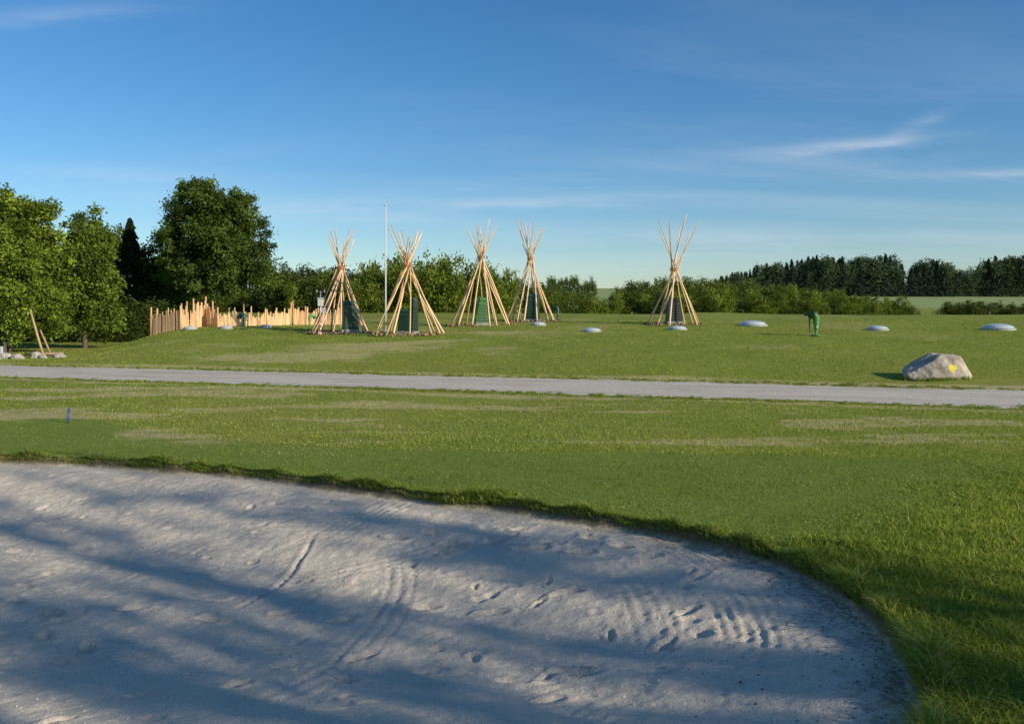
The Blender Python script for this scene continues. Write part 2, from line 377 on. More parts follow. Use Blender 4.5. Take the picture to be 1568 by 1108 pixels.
sdv=sdist(x,y);kp=sdv>-.05;x,y,h,nrm=x[kp],y[kp],h[kp],nrm[kp];n=len(x)
ld=np.where(rb.rand(n)<.4,np.arctan2(-nrm[:,1],-nrm[:,0])+rb.randn(n)*.7,rb.rand(n)*6.28)
mv=rb.rand(n)[:,None];c=mixc([.15,.24,.034],[.36,.42,.08],mv)*(.6+.7*rb.rand(n))[:,None]
c=np.where((rb.rand(n)<.12)[:,None],np.array([.48,.39,.2]),c)
blades('bunker_rim_grass',x,y,h,.0030+.0002*y,c,.4+1.0*rb.rand(n),rb,ld)
cen=[]
for i in range(30):cen.append((-.35+rb.randn()*.17,11.98+rb.randn()*.05,.16))
for i in range(460):
    yy=rb.uniform(5.2,9.8);cen.append((np.interp(yy,[5,6,7,8,9],[2.6,2.95,3.2,3.25,3.05])+abs(rb.randn())*.8,yy,rb.uniform(.06,.17)))
for i in range(900):
    xx=rb.uniform(-22,19);cen.append((xx,32.5-.31*xx+rb.choice([.2,-5.75])+rb.randn()*.2,rb.uniform(.04,.10)))
for i in range(60):
    a=rb.rand()*6.28;cen.append((14.6+math.cos(a)*1.12,30.5+math.sin(a)*.6,rb.uniform(.08,.16)))
cen=np.array(cen);k=np.repeat(np.arange(len(cen)),26);n=len(k)
x=cen[k,0]+rb.randn(n)*.06;y=cen[k,1]+rb.randn(n)*.06;h=cen[k,2]*(.5+.8*rb.rand(n))
sdv=sdist(x,y);kp=sdv>-.03;x,y,h=x[kp],y[kp],h[kp];n=len(x)
mv=rb.rand(n)[:,None];c=mixc([.16,.24,.034],[.34,.39,.08],mv)*(.6+.7*rb.rand(n))[:,None]
blades('grass_tufts',x,y,h,.003+.00030*y,c,.4+.9*rb.rand(n),rb)
# sand crumbs
n=11000;x=rb.uniform(-9,3.1,n);y=rb.uniform(5.8,14.8,n);s=sdist(x,y);kp=(s<-.08)&((s>-.7)&(x>.8)|(rb.rand(n)<.3));x,y=x[kp],y[kp];n=len(x)
z=terrain(x,y);r=rb.uniform(.004,.013,n)
o=np.array([[1,0,0],[0,1,0],[-1,0,0],[0,-1,0],[0,0,1]])
V=np.stack([x,y,z],-1)[:,None]+o[None]*r[:,None,None]*rb.uniform(.6,1.4,(n,5,1))
b=np.arange(n)[:,None]*5;F=np.concatenate([b+np.array(q) for q in([0,1,4],[1,2,4],[2,3,4],[3,0,4])])
cc=np.where(((x>1.2)&(rb.rand(n)<.6))[:,None],np.array([.15,.105,.075]),np.array([.55,.50,.42]))
mesh_np('sand_crumbs',V.reshape(-1,3),F,[M_stone],col=np.repeat(cc,5,0))
# ------------------------------------------------------------------ trees
def leafq(P,size,rng,col):
    n=len(P);a=rng.randn(n,3);a/=np.linalg.norm(a,axis=1)[:,None]
    b=rng.randn(n,3);b-=a*np.sum(a*b,1)[:,None];b/=np.linalg.norm(b,axis=1)[:,None]
    s=size*(.6+.8*rng.rand(n))[:,None]
    V=np.stack([P-a*s*.55,P-b*s*.32,P+a*s*.55,P+b*s*.32],1).reshape(-1,3)
    return V,np.arange(4*n).reshape(n,4),np.repeat(col,4,0)
def tree(name,loc,lobes,nclump,nleaf,cr,leaf,c0,c1,seed,trunk_r=.25,trunk_h=None,build=True,bark=(.12,.095,.07),limbs=14,shell=.5,stems=1,nomesh=False,zmin=.3,cvar=.6,cst=(.5,.5,.44)):
    rng=R(seed);b=B();L=np.array(lobes,float)
    vol=(L[:,3]*L[:,4]*L[:,5]);vol/=vol.sum()
    k=rng.choice(len(L),nclump,p=vol);d=rng.randn(nclump,3);d/=np.linalg.norm(d,axis=1)[:,None]
    r=shell+(1-shell)*rng.rand(nclump)**.7
    r*=(.84+.32*rng.rand(nclump))
    C=L[k,:3]+d*L[k,3:6]*r[:,None]
    C=C[C[:,2]>zmin];nc=len(C)
    cb=(1-cvar*.55+cvar*rng.rand(nc));mixk=rng.rand(nc);crr=cr*(.45+.9*rng.rand(nc))
    pk=crr**2;kk=rng.choice(nc,nleaf,p=pk/pk.sum())
    P=C[kk]+rng.randn(nleaf,3)*crr[kk][:,None]*np.array(cst)
    mx=np.clip(mixk[kk]*.6+.5*rng.rand(nleaf),0,1)[:,None]
    col=mixc(c0,c1,mx)*(cb[kk]*(.75+.5*rng.rand(nleaf)))[:,None]
    V,F,cc=leafq(P,leaf,rng,col);b.add(V,F,0,cc)
    if not nomesh:
        top=L[:,2].max()if trunk_h is None else trunk_h
        for s_ in range(stems):
            ox=rng.randn()*.25*(stems>1);oy=rng.randn()*.25*(stems>1)
            tp=[(ox,oy,-.5),(ox*1.1,oy,top*.2),(ox*1.5+rng.randn()*.1,oy*1.5,top*.5),(ox*2.2+rng.randn()*.2,oy*2+rng.randn()*.2,top)]
            tp=catmull(tp,5,False);b.tube(tp,np.linspace(trunk_r,trunk_r*.25,len(tp))/math.sqrt(stems),8,1,bark)
            for i in rng.choice(nc,min(limbs,nc),replace=False):
                e=C[i];h0=max(.18*top,min(e[2]-.35*math.hypot(e[0],e[1])-.3,top*.95))
                q=np.interp(h0,tp[:,2],np.arange(len(tp)));q0=tp[int(q)]
                st=np.array([q0[0],q0[1],h0]);m_=(st+e)/2+np.array([0,0,-.08*abs(e[0])])
                b.tube([st,m_,e],[trunk_r*.32,trunk_r*.2,trunk_r*.06],5,1,bark)
    if not build:return b
    return b.build(name,[M_leaf,M_bark],(loc[0],loc[1],tz(*loc)))
def spruce_arr(h,rad,n,leaf,c0,c1,seed):
    rng=R(seed);t=rng.rand(n)**1.25
    z=h*(.06+.94*t);lay=(z/h*13)%1
    rr=rad*(1-t)**.85*(.72+.5*(1-lay))+.008*h
    a=rng.rand(n)*6.283;ra=rr*np.sqrt(rng.rand(n)*.6+.4)*(1+.16*np.sin(a*5+np.floor(z/h*13)*2.1))
    P=np.c_[np.cos(a)*ra,np.sin(a)*ra,z-.12*ra]
    mx=rng.rand(n)[:,None];col=mixc(c0,c1,mx)*(.6+.7*rng.rand(n))[:,None]
    return leafq(P,leaf,rng,col)
DG0=(.038,.065,.018);DG1=(.100,.145,.036);LG0=(.105,.160,.024);LG1=(.245,.295,.048)
TA=(.095,.150,.020);TB=(.235,.300,.044)
tree('broadleaf_tree',(-26.3,78),[(-1.5,0,8.4,2.1,2.4,3.4),(-1.3,0,10.4,1.5,1.6,2.1),(-.2,0,10.6,1.0,1.2,1.6),(2.3,.3,7.9,1.9,2.2,3.0),(2.3,0,9.8,1.0,1.1,1.4),(3.9,0,5.4,1.4,1.8,3.0),(-3.6,0,6.4,1.4,1.8,3.0),(0,0,4.6,3.7,3.0,3.2),(-3.1,.3,9.0,1.0,1.1,1.4),(.6,0,7.6,2.2,2.2,3.0)],580,95000,.60,.21,(.045,.085,.018),(.140,.200,.042),101,.4,10,shell=.3,limbs=22,stems=2,cvar=1.0)
tree('ash_tree',(-34.2,60),[(0,0,6.4,3.4,3.0,4.0),(.8,0,8.9,2.0,2.0,2.0),(2.6,0,4.6,2.0,2.2,3.2),(-2,0,8.2,2,2,2.4)],420,66000,.58,.21,TA,TB,102,.25,9,stems=2,cvar=1.0,shell=.35)
tree('ash_tree',(-30.1,62.5),[(0,0,6.0,1.8,1.9,3.6),(.2,0,8.3,.9,1.0,1.5),(.5,0,3.2,2.0,1.8,2.8)],220,34000,.54,.2,(.078,.125,.02),(.195,.25,.042),103,.2,8,cvar=1.0,shell=.35)
tree('ash_tree',(-31.4,56),[(0,0,3.4,2.4,1.8,2.8),(-1.3,0,4.8,1.6,1.6,2.2),(1.6,0,2.6,1.3,1.3,2.2)],200,28000,.46,.19,TA,TB,104,.14,5,stems=3,cvar=1.0,shell=.35)
tree('birch_tree',(-39.5,66),[(0,0,6.4,3.2,2.6,5.2)],170,26000,.65,.22,TA,TB,105,.22,9,shell=.35,cvar=.9)
tree('oak_tree',(-38.9,88),[(0,0,6.0,2.6,2.6,4.6),(-.8,0,8.4,1.3,1.4,1.5)],150,24000,.7,.26,(.06,.09,.02),(.14,.18,.04),106,.3,9,shell=.3,cvar=.9)
tree('oak_tree',(-42.2,88),[(0,0,6.0,2.8,2.6,4.4),(.4,0,8.2,1.4,1.4,1.6)],150,24000,.7,.26,(.06,.09,.02),(.14,.18,.04),107,.3,9,shell=.3,cvar=.9)
tree('oak_tree',(-33.2,85),[(0,0,4.6,2.5,2.4,4.6)],140,22000,.7,.26,DG0,DG1,108,.3,7,shell=.3,cvar=.9)
for (x,y,hh,rr_,sd) in [(-36.2,84,11.2,2.3,9),(-38.2,83,9.6,2.2,10)]:
    b=B();V,F,c=spruce_arr(hh,rr_,15000,.26,(.022,.040,.016),(.060,.088,.030),sd);b.add(V,F,0,c);b.tube([(0,0,-.3),(0,0,hh*.94)],[.2,.03],8,1,(.09,.065,.05))
    b.build('spruce_tree',[M_leaf,M_bark],(x,y,tz(x,y)))
def unit(kind,seed,c0,c1,leaf,n):
    rng=R(seed)
    if kind=='bush':
        lob=[(rng.randn()*.2,rng.randn()*.15,.40,.36,.36,.36)]+[(rng.randn()*.28,rng.randn()*.2,.5+.3*rng.rand(),.17,.17,.24) for _ in range(5)]
        b=tree('',(0,0),lob,80,n,.12,leaf,c0,c1,seed,build=False,nomesh=True,zmin=.03,cvar=.8);sk,zs=.24,.4
    else:
        lob=[(0,0,.58,.22,.22,.38)]+[(rng.randn()*.11,rng.randn()*.11,.62+.28*rng.rand(),.11,.11,.16) for _ in range(4)]
        b=tree('',(0,0),lob,55,n,.085,leaf,c0,c1,seed,build=False,nomesh=True,zmin=.15,cvar=.8);sk,zs=.13,.4
    V,F,C=b.V[0],b.F[0],b.C[0]
    m=n//4;P=np.c_[rng.randn(m)*sk,rng.randn(m)*sk,rng.rand(m)*zs]
    mx=rng.rand(m)[:,None];v,f,c=leafq(P,leaf,rng,mixc(c0,c1,mx)*.8)
    V=np.vstack([V,v]);V[:,2]/=np.percentile(V[:,2],99.3)
    return V,np.vstack([F,f+len(F)*4]),np.vstack([C,c])
def belt(name,items,seed):
    rng=R(seed);b=B()
    for(T,x,y,h,wf,tint) in items:
        V,F,C=T;a=rng.rand()*6.28;cs,sn=math.cos(a),math.sin(a)
        v=np.c_[(V[:,0]*cs-V[:,1]*sn)*h*wf,(V[:,0]*sn+V[:,1]*cs)*h*wf,V[:,2]*h]
        v+=np.array([x,y,tz(x,y)-.02*h]);b.add(v,F,0,C*np.array(tint))
    return b.build(name,[M_leaf])
bl=[unit('bush',200+i,LG0,LG1,.048,2600) for i in range(4)]
bd=[unit('bush',210+i,(.055,.085,.02),(.14,.185,.042),.048,2600) for i in range(3)]
tl=[unit('tree',220+i,(.10,.15,.028),(.21,.26,.052),.042,1600) for i in range(3)]
td=[unit('tree',230+i,(.042,.066,.024),(.096,.126,.045),.045,1000) for i in range(4)]
sp=[spruce_arr(1,.15+.03*i,800,.055,(.024,.042,.024),(.062,.084,.044),240+i) for i in range(3)]
rr=R(77)
def U(u,D):return (u-784)/1358*D
def hz(v,D,x):return 2.6-(v-470)*D/1358-tz(x,D)
it=[]
for u in np.linspace(-60,560,48):
    D_=rr.uniform(90,102);x=U(u,D_);v=rr.uniform(412,448) if u>410 else rr.uniform(420,455);it.append(((bd if u<300 else bd+bl)[rr.randint(3 if u<300 else 7)],x,D_,hz(v,D_,x),rr.uniform(.8,1.1),rr.uniform(.5,.9)*np.ones(3)))
for u in np.linspace(-40,230,14):
    D_=rr.uniform(72,77);x=U(u,D_);v=rr.uniform(450,490);it.append((bd[rr.randint(3)],x,D_,hz(v,D_,x),1.3,rr.uniform(.5,.9)*np.ones(3)))
belt('shrub_thicket',it,1)
it=[]
for u,v,w_ in[(560,408,.7),(590,386,.55),(612,400,.6),(640,396,.6),(660,388,.6),(690,388,.6),(712,402,.6),(545,425,.9),(625,425,1.0),(675,430,1.0),(735,408,.6),(762,400,.45),(772,425,.8),(450,425,.8),(480,425,.8),(510,430,.9)]:
    D_=rr.uniform(92,104);x=U(u,D_);it.append((bl[rr.randint(4)],x,D_,hz(v,D_,x),w_,rr.uniform(.8,1.05)*np.ones(3)))
for u in np.linspace(690,1400,62):
    D_=rr.uniform(108,150);x=U(u,D_);v=np.interp(u,[700,800,900,1000,1100,1400],[438,446,452,443,446,462])+rr.uniform(-9,10)
    it.append(((bl+bd)[rr.randint(7)],x,D_,hz(v,D_,x),rr.uniform(.8,1.4),rr.uniform(.65,1.1)*np.ones(3)))
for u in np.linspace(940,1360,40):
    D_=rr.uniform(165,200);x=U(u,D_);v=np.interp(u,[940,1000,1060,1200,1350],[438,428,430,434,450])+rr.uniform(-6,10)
    it.append(((bl+bd+tl)[rr.randint(10)],x,D_,hz(v,D_,x),rr.uniform(.8,1.2),rr.uniform(.65,.95)*np.array([.95,.97,1.2])))  # bluer tint puts the farther row's haze into its leaf colour
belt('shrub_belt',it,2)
it=[]
for u in np.linspace(1450,1620,14):
    D_=rr.uniform(135,150);x=U(u,D_);v=rr.uniform(460,472);it.append((bd[rr.randint(3)],x,D_,hz(v,D_,x),1.6,np.array([.8,.75,.8])))
belt('hedge',it,3)
it=[]
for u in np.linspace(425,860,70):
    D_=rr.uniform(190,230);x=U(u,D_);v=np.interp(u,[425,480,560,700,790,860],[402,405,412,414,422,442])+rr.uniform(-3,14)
    it.append(((td+tl)[rr.randint(7)],x,D_,hz(v,D_,x),rr.uniform(.7,1.0),rr.uniform(.6,.9)*np.array([.9,.95,1.15])))  # blue-shifted leaf tint paints in the distance haze
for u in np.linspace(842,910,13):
    D_=240;x=U(u,D_);it.append((tl[rr.randint(3)],x,D_,hz(426+rr.uniform(-5,5),D_,x),.5,np.array([.65,.75,.9])))  # haze painted here too, through a bluish leaf tint
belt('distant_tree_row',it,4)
it=[]
HAZE_TINT=np.array([1.2,1.25,1.9])  # blue distance haze painted into the forest's leaf colours
def env(u):return float((vnoise(np.array([u]),np.array([0.]),26,95,2)[0]-.5)*22)
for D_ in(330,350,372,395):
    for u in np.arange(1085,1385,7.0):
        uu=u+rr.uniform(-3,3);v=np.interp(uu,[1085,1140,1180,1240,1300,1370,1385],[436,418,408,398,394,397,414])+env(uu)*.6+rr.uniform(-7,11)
        x=U(uu,D_);it.append(((sp+sp+td)[rr.randint(10)],x,D_,hz(v,D_,x),rr.uniform(.7,1.2),rr.uniform(.6,1.3)*HAZE_TINT))
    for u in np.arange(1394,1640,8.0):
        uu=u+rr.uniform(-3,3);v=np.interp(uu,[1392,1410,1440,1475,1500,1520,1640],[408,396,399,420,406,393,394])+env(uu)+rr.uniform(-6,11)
        x=U(uu,D_);it.append(((sp+td)[rr.randint(7)],x,D_,hz(v,D_,x),rr.uniform(.7,1.2),rr.uniform(.6,1.3)*HAZE_TINT))
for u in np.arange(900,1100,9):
    D_=420;x=U(u,D_);v=rr.uniform(435,446);it.append((td[rr.randint(4)],x,D_,hz(v,D_,x),1.5,HAZE_TINT))
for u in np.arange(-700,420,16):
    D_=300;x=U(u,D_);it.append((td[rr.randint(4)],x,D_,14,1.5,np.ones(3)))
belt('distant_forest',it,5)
# row of poplars behind and right of the viewpoint; their open crowns throw the streaky shade on the bunker
SX,SY=.84,-.543
sa=np.array([SX,SY]);sn_=np.array([-SY,SX])
for i,(c_,s_,hh,nl) in enumerate([(8.4,22,17,1700),(6.5,24,19,2500),(4.6,22,18,2500),(2.7,25,19,2500),(.8,22,17,2400),(-1.1,25,19,2400),(5.4,30,21,1400),(9.4,30,19,600)]):
    p=sa*s_+sn_*c_
    tree('poplar_tree',(p[0],p[1]),[(0,0,hh*.60,1.1,1.1,hh*.40),(.3,.2,hh*.45,1.3,1.3,hh*.26)],90,nl,.36,.20,LG0,LG1,300+i,.12,hh*.92,limbs=14,shell=.1,cst=(.24,.24,1.3))
# ------------------------------------------------------------------ tipi frames
PINE=np.array([.76,.53,.29])
def tipi(loc,H,baser,cf,npoles,seed,rot=0):
    rng=R(seed);b=B();zc=H*cf
    for i in range(npoles):
        a=rot+2*np.pi*i/npoles+rng.randn()*.10
        br_=baser*(.93+.14*rng.rand());bp=np.array([math.cos(a)*br_,math.sin(a)*br_,-.1])
        cr_=.09+.06*rng.rand();a2=a+math.pi*.5+rng.randn()*.35
        cp=np.array([math.cos(a2)*cr_,math.sin(a2)*cr_,zc+rng.randn()*.15])
        d=(cp-bp)/cp[2];top=H*(1-.14*rng.rand()) if i%4 else zc+rng.uniform(.35,1.0)
        tp=cp+d*(top-cp[2])
        mid=(bp+tp)/2+rng.randn(3)*.05
        P=catmull([bp,mid,tp],4,False);P=np.vstack([P,tp])
        b.tube(P,np.linspace(.056,.026,len(P))*(.8+.35*rng.rand()),8,0,PINE*(.75+.45*rng.rand())*np.array([1,.92+.15*rng.rand(),.8+.4*rng.rand()]))
    for k in range(5):
        aa=np.linspace(0,2*np.pi,14);r_=.22+.02*rng.randn();z_=zc-.10+k*.045
        b.tube(np.c_[np.cos(aa)*r_,np.sin(aa)*r_,z_+.02*np.sin(aa*2+k)],.018,5,0,(.50,.22,.08),cap=False)
    for i in range(60):
        a=rng.rand()*6.28;r_=baser*(.9+.22*rng.rand());s_=rng.uniform(.07,.17)
        b.box((math.cos(a)*r_,math.sin(a)*r_,.04),(s_*1.5,s_,s_*.8),1,np.array([.26,.15,.10])*(.6+.8*rng.rand()),rng.rand()*3,(.6,.7),rng.randn()*.2)
    b.build('tipi_frame',[M_wood,M_stone],(loc[0],loc[1],tz(*loc)))
tipi((-10.4,54),6.5,1.8,.61,13,1,.2)
tipi((-6.0,51),6.25,2.05,.64,14,2,.5)
tipi((-2.0,58),6.9,2.0,.65,13,3,.1)
tipi((1.3,63),7.3,1.75,.61,12,4,.3)
tipi((10.4,57),6.9,1.75,.51,10,5,.0)
GR=np.array([.018,.060,.036])
def cabinet(loc,w,h,rz,col=GR):
    b=B();z=tz(*loc)
    b.box((0,0,.08),(w*1.15,w*.95,.16),1,(.3,.29,.27),rz)
    b.box((0,0,.16+h*.4),(w,w*.8,h*.8),0,col,rz,(.86,.8))
    b.box((0,0,.16+h*.86),(w*.98,w*.78,h*.12),0,col*1.1,rz,(.7,.55),0)
    c,s_=math.cos(rz),math.sin(rz)
    for k in range(6):
        zz=.3+k*h*.11
        yy=-(w*.4*(1-.2*(zz-.16)/(h*.8)))-.012
        b.box((-s_*yy,c*yy,zz),(w*.7,.03,h*.05),0,col*.75,rz)
    b.build('ventilation_cabinet',[M_paint,M_stone],(loc[0],loc[1],z))
cabinet((-9.9,54.2),1.0,1.9,.35);cabinet((-6.1,51.1),.8,1.4,-.3,GR*1.1);cabinet((-2.0,58.0),.75,1.8,.2,np.array([.06,.16,.05]))
cabinet((1.45,63.1),.95,2.0,-.2,GR*1.2);cabinet((10.45,57.2),.95,1.6,.1,np.array([.03,.04,.035]));cabinet((-5.6,50.9),.42,2.1,.3,GR*.6)
# ------------------------------------------------------------------ vent pipes
def gooseneck(loc,h,r,rz,col,Rf=1.55,mouth=None,sweep=.9,extra=False):
    b=B();c,s_=math.cos(rz),math.sin(rz)
    a=np.linspace(0,math.pi*sweep,10);R_=r*Rf
    P=[(0,0,-.1),(0,0,h-R_)]+[(R_-R_*math.cos(t),0,h-R_+R_*math.sin(t)) for t in a[1:]]
    P=np.array(P);P=np.c_[P[:,0]*c-P[:,1]*s_,P[:,0]*s_+P[:,1]*c,P[:,2]]
    b.tube(P,r,16,0,col)
    e=P[-1];dd=(P[-1]-P[-2]);dd/=np.linalg.norm(dd)
    b.tube([e-dd*.02,e+dd*.10],r*1.18,16,0,col*.3 if mouth is None else mouth)
    b.tube([(0,0,0),(0,0,.07)],r*1.5,16,0,col*.8)
    for q in(.35,.6):b.tube([(0,0,h*q),(0,0,h*q+.03)],r*1.1,16,0,col*1.1)
    if extra:   # second thin dark breather on the same base
        b.tube([(-.30,.1,-.1),(-.30,.1,.95),(-.36,.1,1.08),(-.46,.1,1.12)],.045,8,0,(.03,.06,.035))
        b.box((-.50,.1,1.10),(.14,.12,.13),0,(.02,.03,.02))
    b.build('gooseneck_vent_pipe',[M_paint],(loc[0],loc[1],tz(*loc)))
gooseneck((15.6,45.5),1.08,.17,math.pi+.5,np.array([.08,.24,.06]),1.25,np.array([.03,.09,.03]),.50,True)
gooseneck((3.3,64),.95,.12,2.6,GR*1.3);gooseneck((-16.9,56),.95,.13,2.7,GR*1.3);gooseneck((-13,57),.9,.10,.5,np.array([.12,.32,.10]))
# ------------------------------------------------------------------ skylights
def skylight(x,y,r):
    b=B();n=28;z0=tz(x,y)
    a=np.linspace(0,2*np.pi,n,endpoint=False)
    V=[np.c_[np.cos(a)*r*p,np.sin(a)*r*p,np.full(n,q)] for p,q in [(1.10,-.15),(1.10,.07),(1.04,.10),(1.0,.105)]]
    F=[[i*n+j,i*n+(j+1)%n,(i+1)*n+(j+1)%n,(i+1)*n+j] for i in range(3) for j in range(n)]
    b.add(np.vstack(V),F,1,(.34,.36,.32),False)
    ph=np.linspace(0,math.pi/2*.999,9)
    V=[np.c_[np.cos(a)*r*.97*math.cos(t),np.sin(a)*r*.97*math.cos(t),np.full(n,.106+r*.28*math.sin(t))] for t in ph]
    F=[[i*n+j,i*n+(j+1)%n,(i+1)*n+(j+1)%n,(i+1)*n+j] for i in range(8) for j in range(n)]
    b.add(np.vstack(V),F,0,(.50,.56,.57),True)
    b.build('skylight_dome',[M_acr,M_paint],(x,y,z0))
for x,y,r in[(14.8,54.5,.80),(20.4,49.5,.55),(26.7,48.7,.80),(9.5,51,.52),(4.5,50,.50),(1.7,57,.46),(-20.5,56.5,.42),(-18.2,56.5,.42),(-16.0,57.6,.42)]:skylight(x,y,r)
# ------------------------------------------------------------------ palisade
rf=R(9);b=B();pts=[(-23.7,58.2),(-21.4,57.2),(-20.6,59.6),(-19.4,58.4),(-16.5,59.6),(-15.2,61),(-11.6,61.5)]
hs=[1.6,1.25,1.7,1.0,.8,1.25,1.1]
for (p,q,h0,h1) in zip(pts[:-1],pts[1:],hs[:-1],hs[1:]):
    L=math.hypot(q[0]-p[0],q[1]-p[1]);n=int(L/.115);ang=math.atan2(q[1]-p[1],q[0]-p[0])
    for i in range(n):
        if rf.rand()<.05:continue
        f=(i+.5)/n;x=p[0]+(q[0]-p[0])*f;y=p[1]+(q[1]-p[1])*f;h=(h0+(h1-h0)*f)*rf.uniform(.62,1.12)
        if rf.rand()<.08:h+=rf.uniform(.25,.55)
        z=tz(x,y)
        b.box((x,y,z+h/2-.08),(rf.uniform(.09,.15),.045,h+.16),0,np.array([.86,.53,.28])*rf.uniform(.7,1.15),ang+rf.randn()*.08,(rf.uniform(.3,1),1),rf.randn()*.03)
    nx_,ny_=-math.sin(ang)*.05,math.cos(ang)*.05
    for hh in(.25,.5):
        b.tube([(p[0]+nx_,p[1]+ny_,tz(*p)+hh),(q[0]+nx_,q[1]+ny_,tz(*q)+hh)],.03,6,0,(.6,.36,.17))
    b.tube([(p[0],p[1],tz(*p)-.2),(p[0]+.02,p[1],tz(*p)+h0+.3)],.06,8,0,(.6,.36,.17))
b.build('wooden_palisade_fence',[M_wood])
# ------------------------------------------------------------------ mast, instrument post
x,y=-7.1,49.8;z=tz(x,y);b=B()
b.tube([(0,0,-.2),(0,0,3.5),(0,0,7.3)],[.045,.038,.028],10,0,(.62,.63,.64));b.tube([(0,0,-.05),(0,0,.35)],.075,10,0,(.5,.5,.5))
b.tube([(-.06,0,7.3),(.0,0,7.36),(.06,0,7.3)],.035,8,0,(.6,.6,.6));b.tube([(.05,0,.9),(.05,0,1.1)],.02,6,0,(.3,.3,.3));b.tube([(.055,-.02,1.0),(.05,-.02,7.2)],.006,4,0,(.7,.7,.7))
b.build('flagpole',[M_paint],(x,y,z))
x,y=-10.9,50.5;z=tz(x,y);b=B()
b.tube([(0,0,-.1),(0,0,2.6)],.03,8,1,(.5,.5,.5))
for k in range(6):b.tube([(0,0,k*.13),(0,0,k*.13+.13)],.05,8,0,(.55,.05,.04) if k%2==0 else (.7,.7,.7))
b.box((0,0,1.95),(.28,.2,.42),0,(.6,.6,.58));b.box((0,0,2.2),(.36,.28,.05),0,(.5,.5,.5),0,(.8,.8));b.tube([(-.22,0,2.55),(.22,0,2.55)],.012,6,1,(.4,.4,.4))
for sx in(-.22,.22):b.tube([(sx,0,2.5),(sx,0,2.68)],.035,8,0,(.3,.3,.3))
b.box((.2,-.02,1.5),(.18,.12,.3),0,(.45,.47,.5))
b.build('weather_instrument_post',[M_paint,M_metal],(x,y,z))
# ------------------------------------------------------------------ boulder with yellow blaze
import bmesh
def rock(name,loc,size,seed,col,blaze=None,sub=4):
    bm=bmesh.new();bmesh.ops.create_icosphere(bm,subdivisions=sub,radius=1)
    rng=R(seed);pl=[(lambda v:v/np.linalg.norm(v))(rng.randn(3)) for _ in range(18)];dd=rng.uniform(.66,.92,18)
    if blaze is not None:
        pl=[np.array(v)/np.linalg.norm(v) for v in[(-.62,-.1,.78),(.15,0,1),(.9,-.2,.35),(.1,-1,.15),(-.5,-.8,.3),(.6,-.8,.35),(-1,0,.1),(0,1,.3),(.55,.1,.85),(-.2,-.7,.7)]]
        dd=[.55,.72,.85,.62,.72,.80,.95,.7,.86,.74]
    for v in bm.verts:
        p=np.array(v.co)
        for n_,d_ in zip(pl,dd):
            e=p@n_-d_
            if e>0:p=p-n_*e*.92
        f=1+.18*(vnoise(p[0]*2+5+p[2],p[1]*2+9-p[2],.6,seed,5)-.5)
        v.co=p*f*np.array(size)
    me=bpy.data.meshes.new(name);bm.to_mesh(me);bm.free()
    a=me.color_attributes.new('Col','FLOAT_COLOR','POINT')
    for i,v in enumerate(me.vertices):
        c=np.array(col)*(.35+1.1*vnoise(v.co.x*3+3,v.co.z*3+v.co.y*2,.8,seed+1,5))
        if blaze is not None:
            q=math.hypot(v.co.x-blaze[0],v.co.z-blaze[1])+(vnoise(v.co.x,v.co.z,.07,7,2)-.5)*.08
            if q<blaze[2] and v.co.y<0:c=np.array([.70,.60,.05])
        a.data[i].color=(*c,1)
    for p in me.polygons:p.use_smooth=sub>=4
    me.materials.append(M_stone);o=bpy.data.objects.new(name,me);scene.collection.objects.link(o)
    o.location=(loc[0],loc[1],tz(*loc)+size[2]*.26);return o
rock('boulder',(14.6,30.5),(1.15,.72,.84),4,(.44,.39,.32),(.34,.16,.13),6)
for i,(x,y,s_) in enumerate([(-28.9,50.5,.42),(-28.0,50.2,.35),(-27.2,50.8,.4),(-26.5,50.1,.3),(-29.6,50.9,.45),(-26.0,50.9,.33),(-28.4,48.8,.28)]):
    rock('field_stone',(x,y),(s_*1.2,s_*.8,s_*.75),20+i,(.44,.40,.34),sub=3)
# ------------------------------------------------------------------ small things
b=B();b.tube([(0,0,-.1),(.005,0,.30)],.025,10,0,(.03,.08,.28));b.tube([(.005,0,.30),(.005,0,.335)],[.025,.012],10,0,(.03,.06,.2));b.tube([(0,0,.0),(0,0,.04)],.03,10,0,(.05,.05,.06))
b.build('blue_hazard_stake',[M_paint],(-9.9,19.8,tz(-9.9,19.8)))
b=B();b.tube([(0,0,-.2),(-.45,0,1.3),(-.85,0,2.75)],[.08,.07,.05],8,0,PINE*.6);b.tube([(.3,.3,-.1),(-.3,.1,1.5)],[.06,.05],8,0,PINE*.5);b.tube([(-1.2,.1,.12),(1.0,.2,.15)],[.09,.07],8,0,PINE*.5)
b.build('leaning_wooden_pole',[M_wood],(-27.4,52,tz(-27.4,52)))
b=B();b.box((0,0,.55),(.4,.08,.36),0,(.6,.6,.58));b.box((0,-.045,.55),(.33,.012,.28),0,(.5,.52,.5));b.tube([(-.15,.03,-.1),(-.15,.03,.6)],.03,8,0,(.3,.3,.3));b.tube([(.15,.03,-.1),(.15,.03,.6)],.03,8,0,(.3,.3,.3))
b.build('notice_board',[M_paint],(-26.5,45.8,tz(-26.5,45.8)))
b=B();prev=None
for i,u in enumerate([1405,1418,1448,1482,1515,1548,1585]):
    x=U(u,84);y=84;z=tz(x,y);b.tube([(x,y,z-.1),(x+.02,y,z+(2.2 if i in(1,4) else 1.7))],.05,8,0,(.20,.17,.13))
    if prev is not None:
        for q in(.6,1.1,1.5):b.tube([(prev[0],prev[1],prev[2]+q),(x,y,z+q)],.008,4,0,(.3,.3,.3))
    prev=(x,y,z)
b.build('wire_fence',[M_bark])
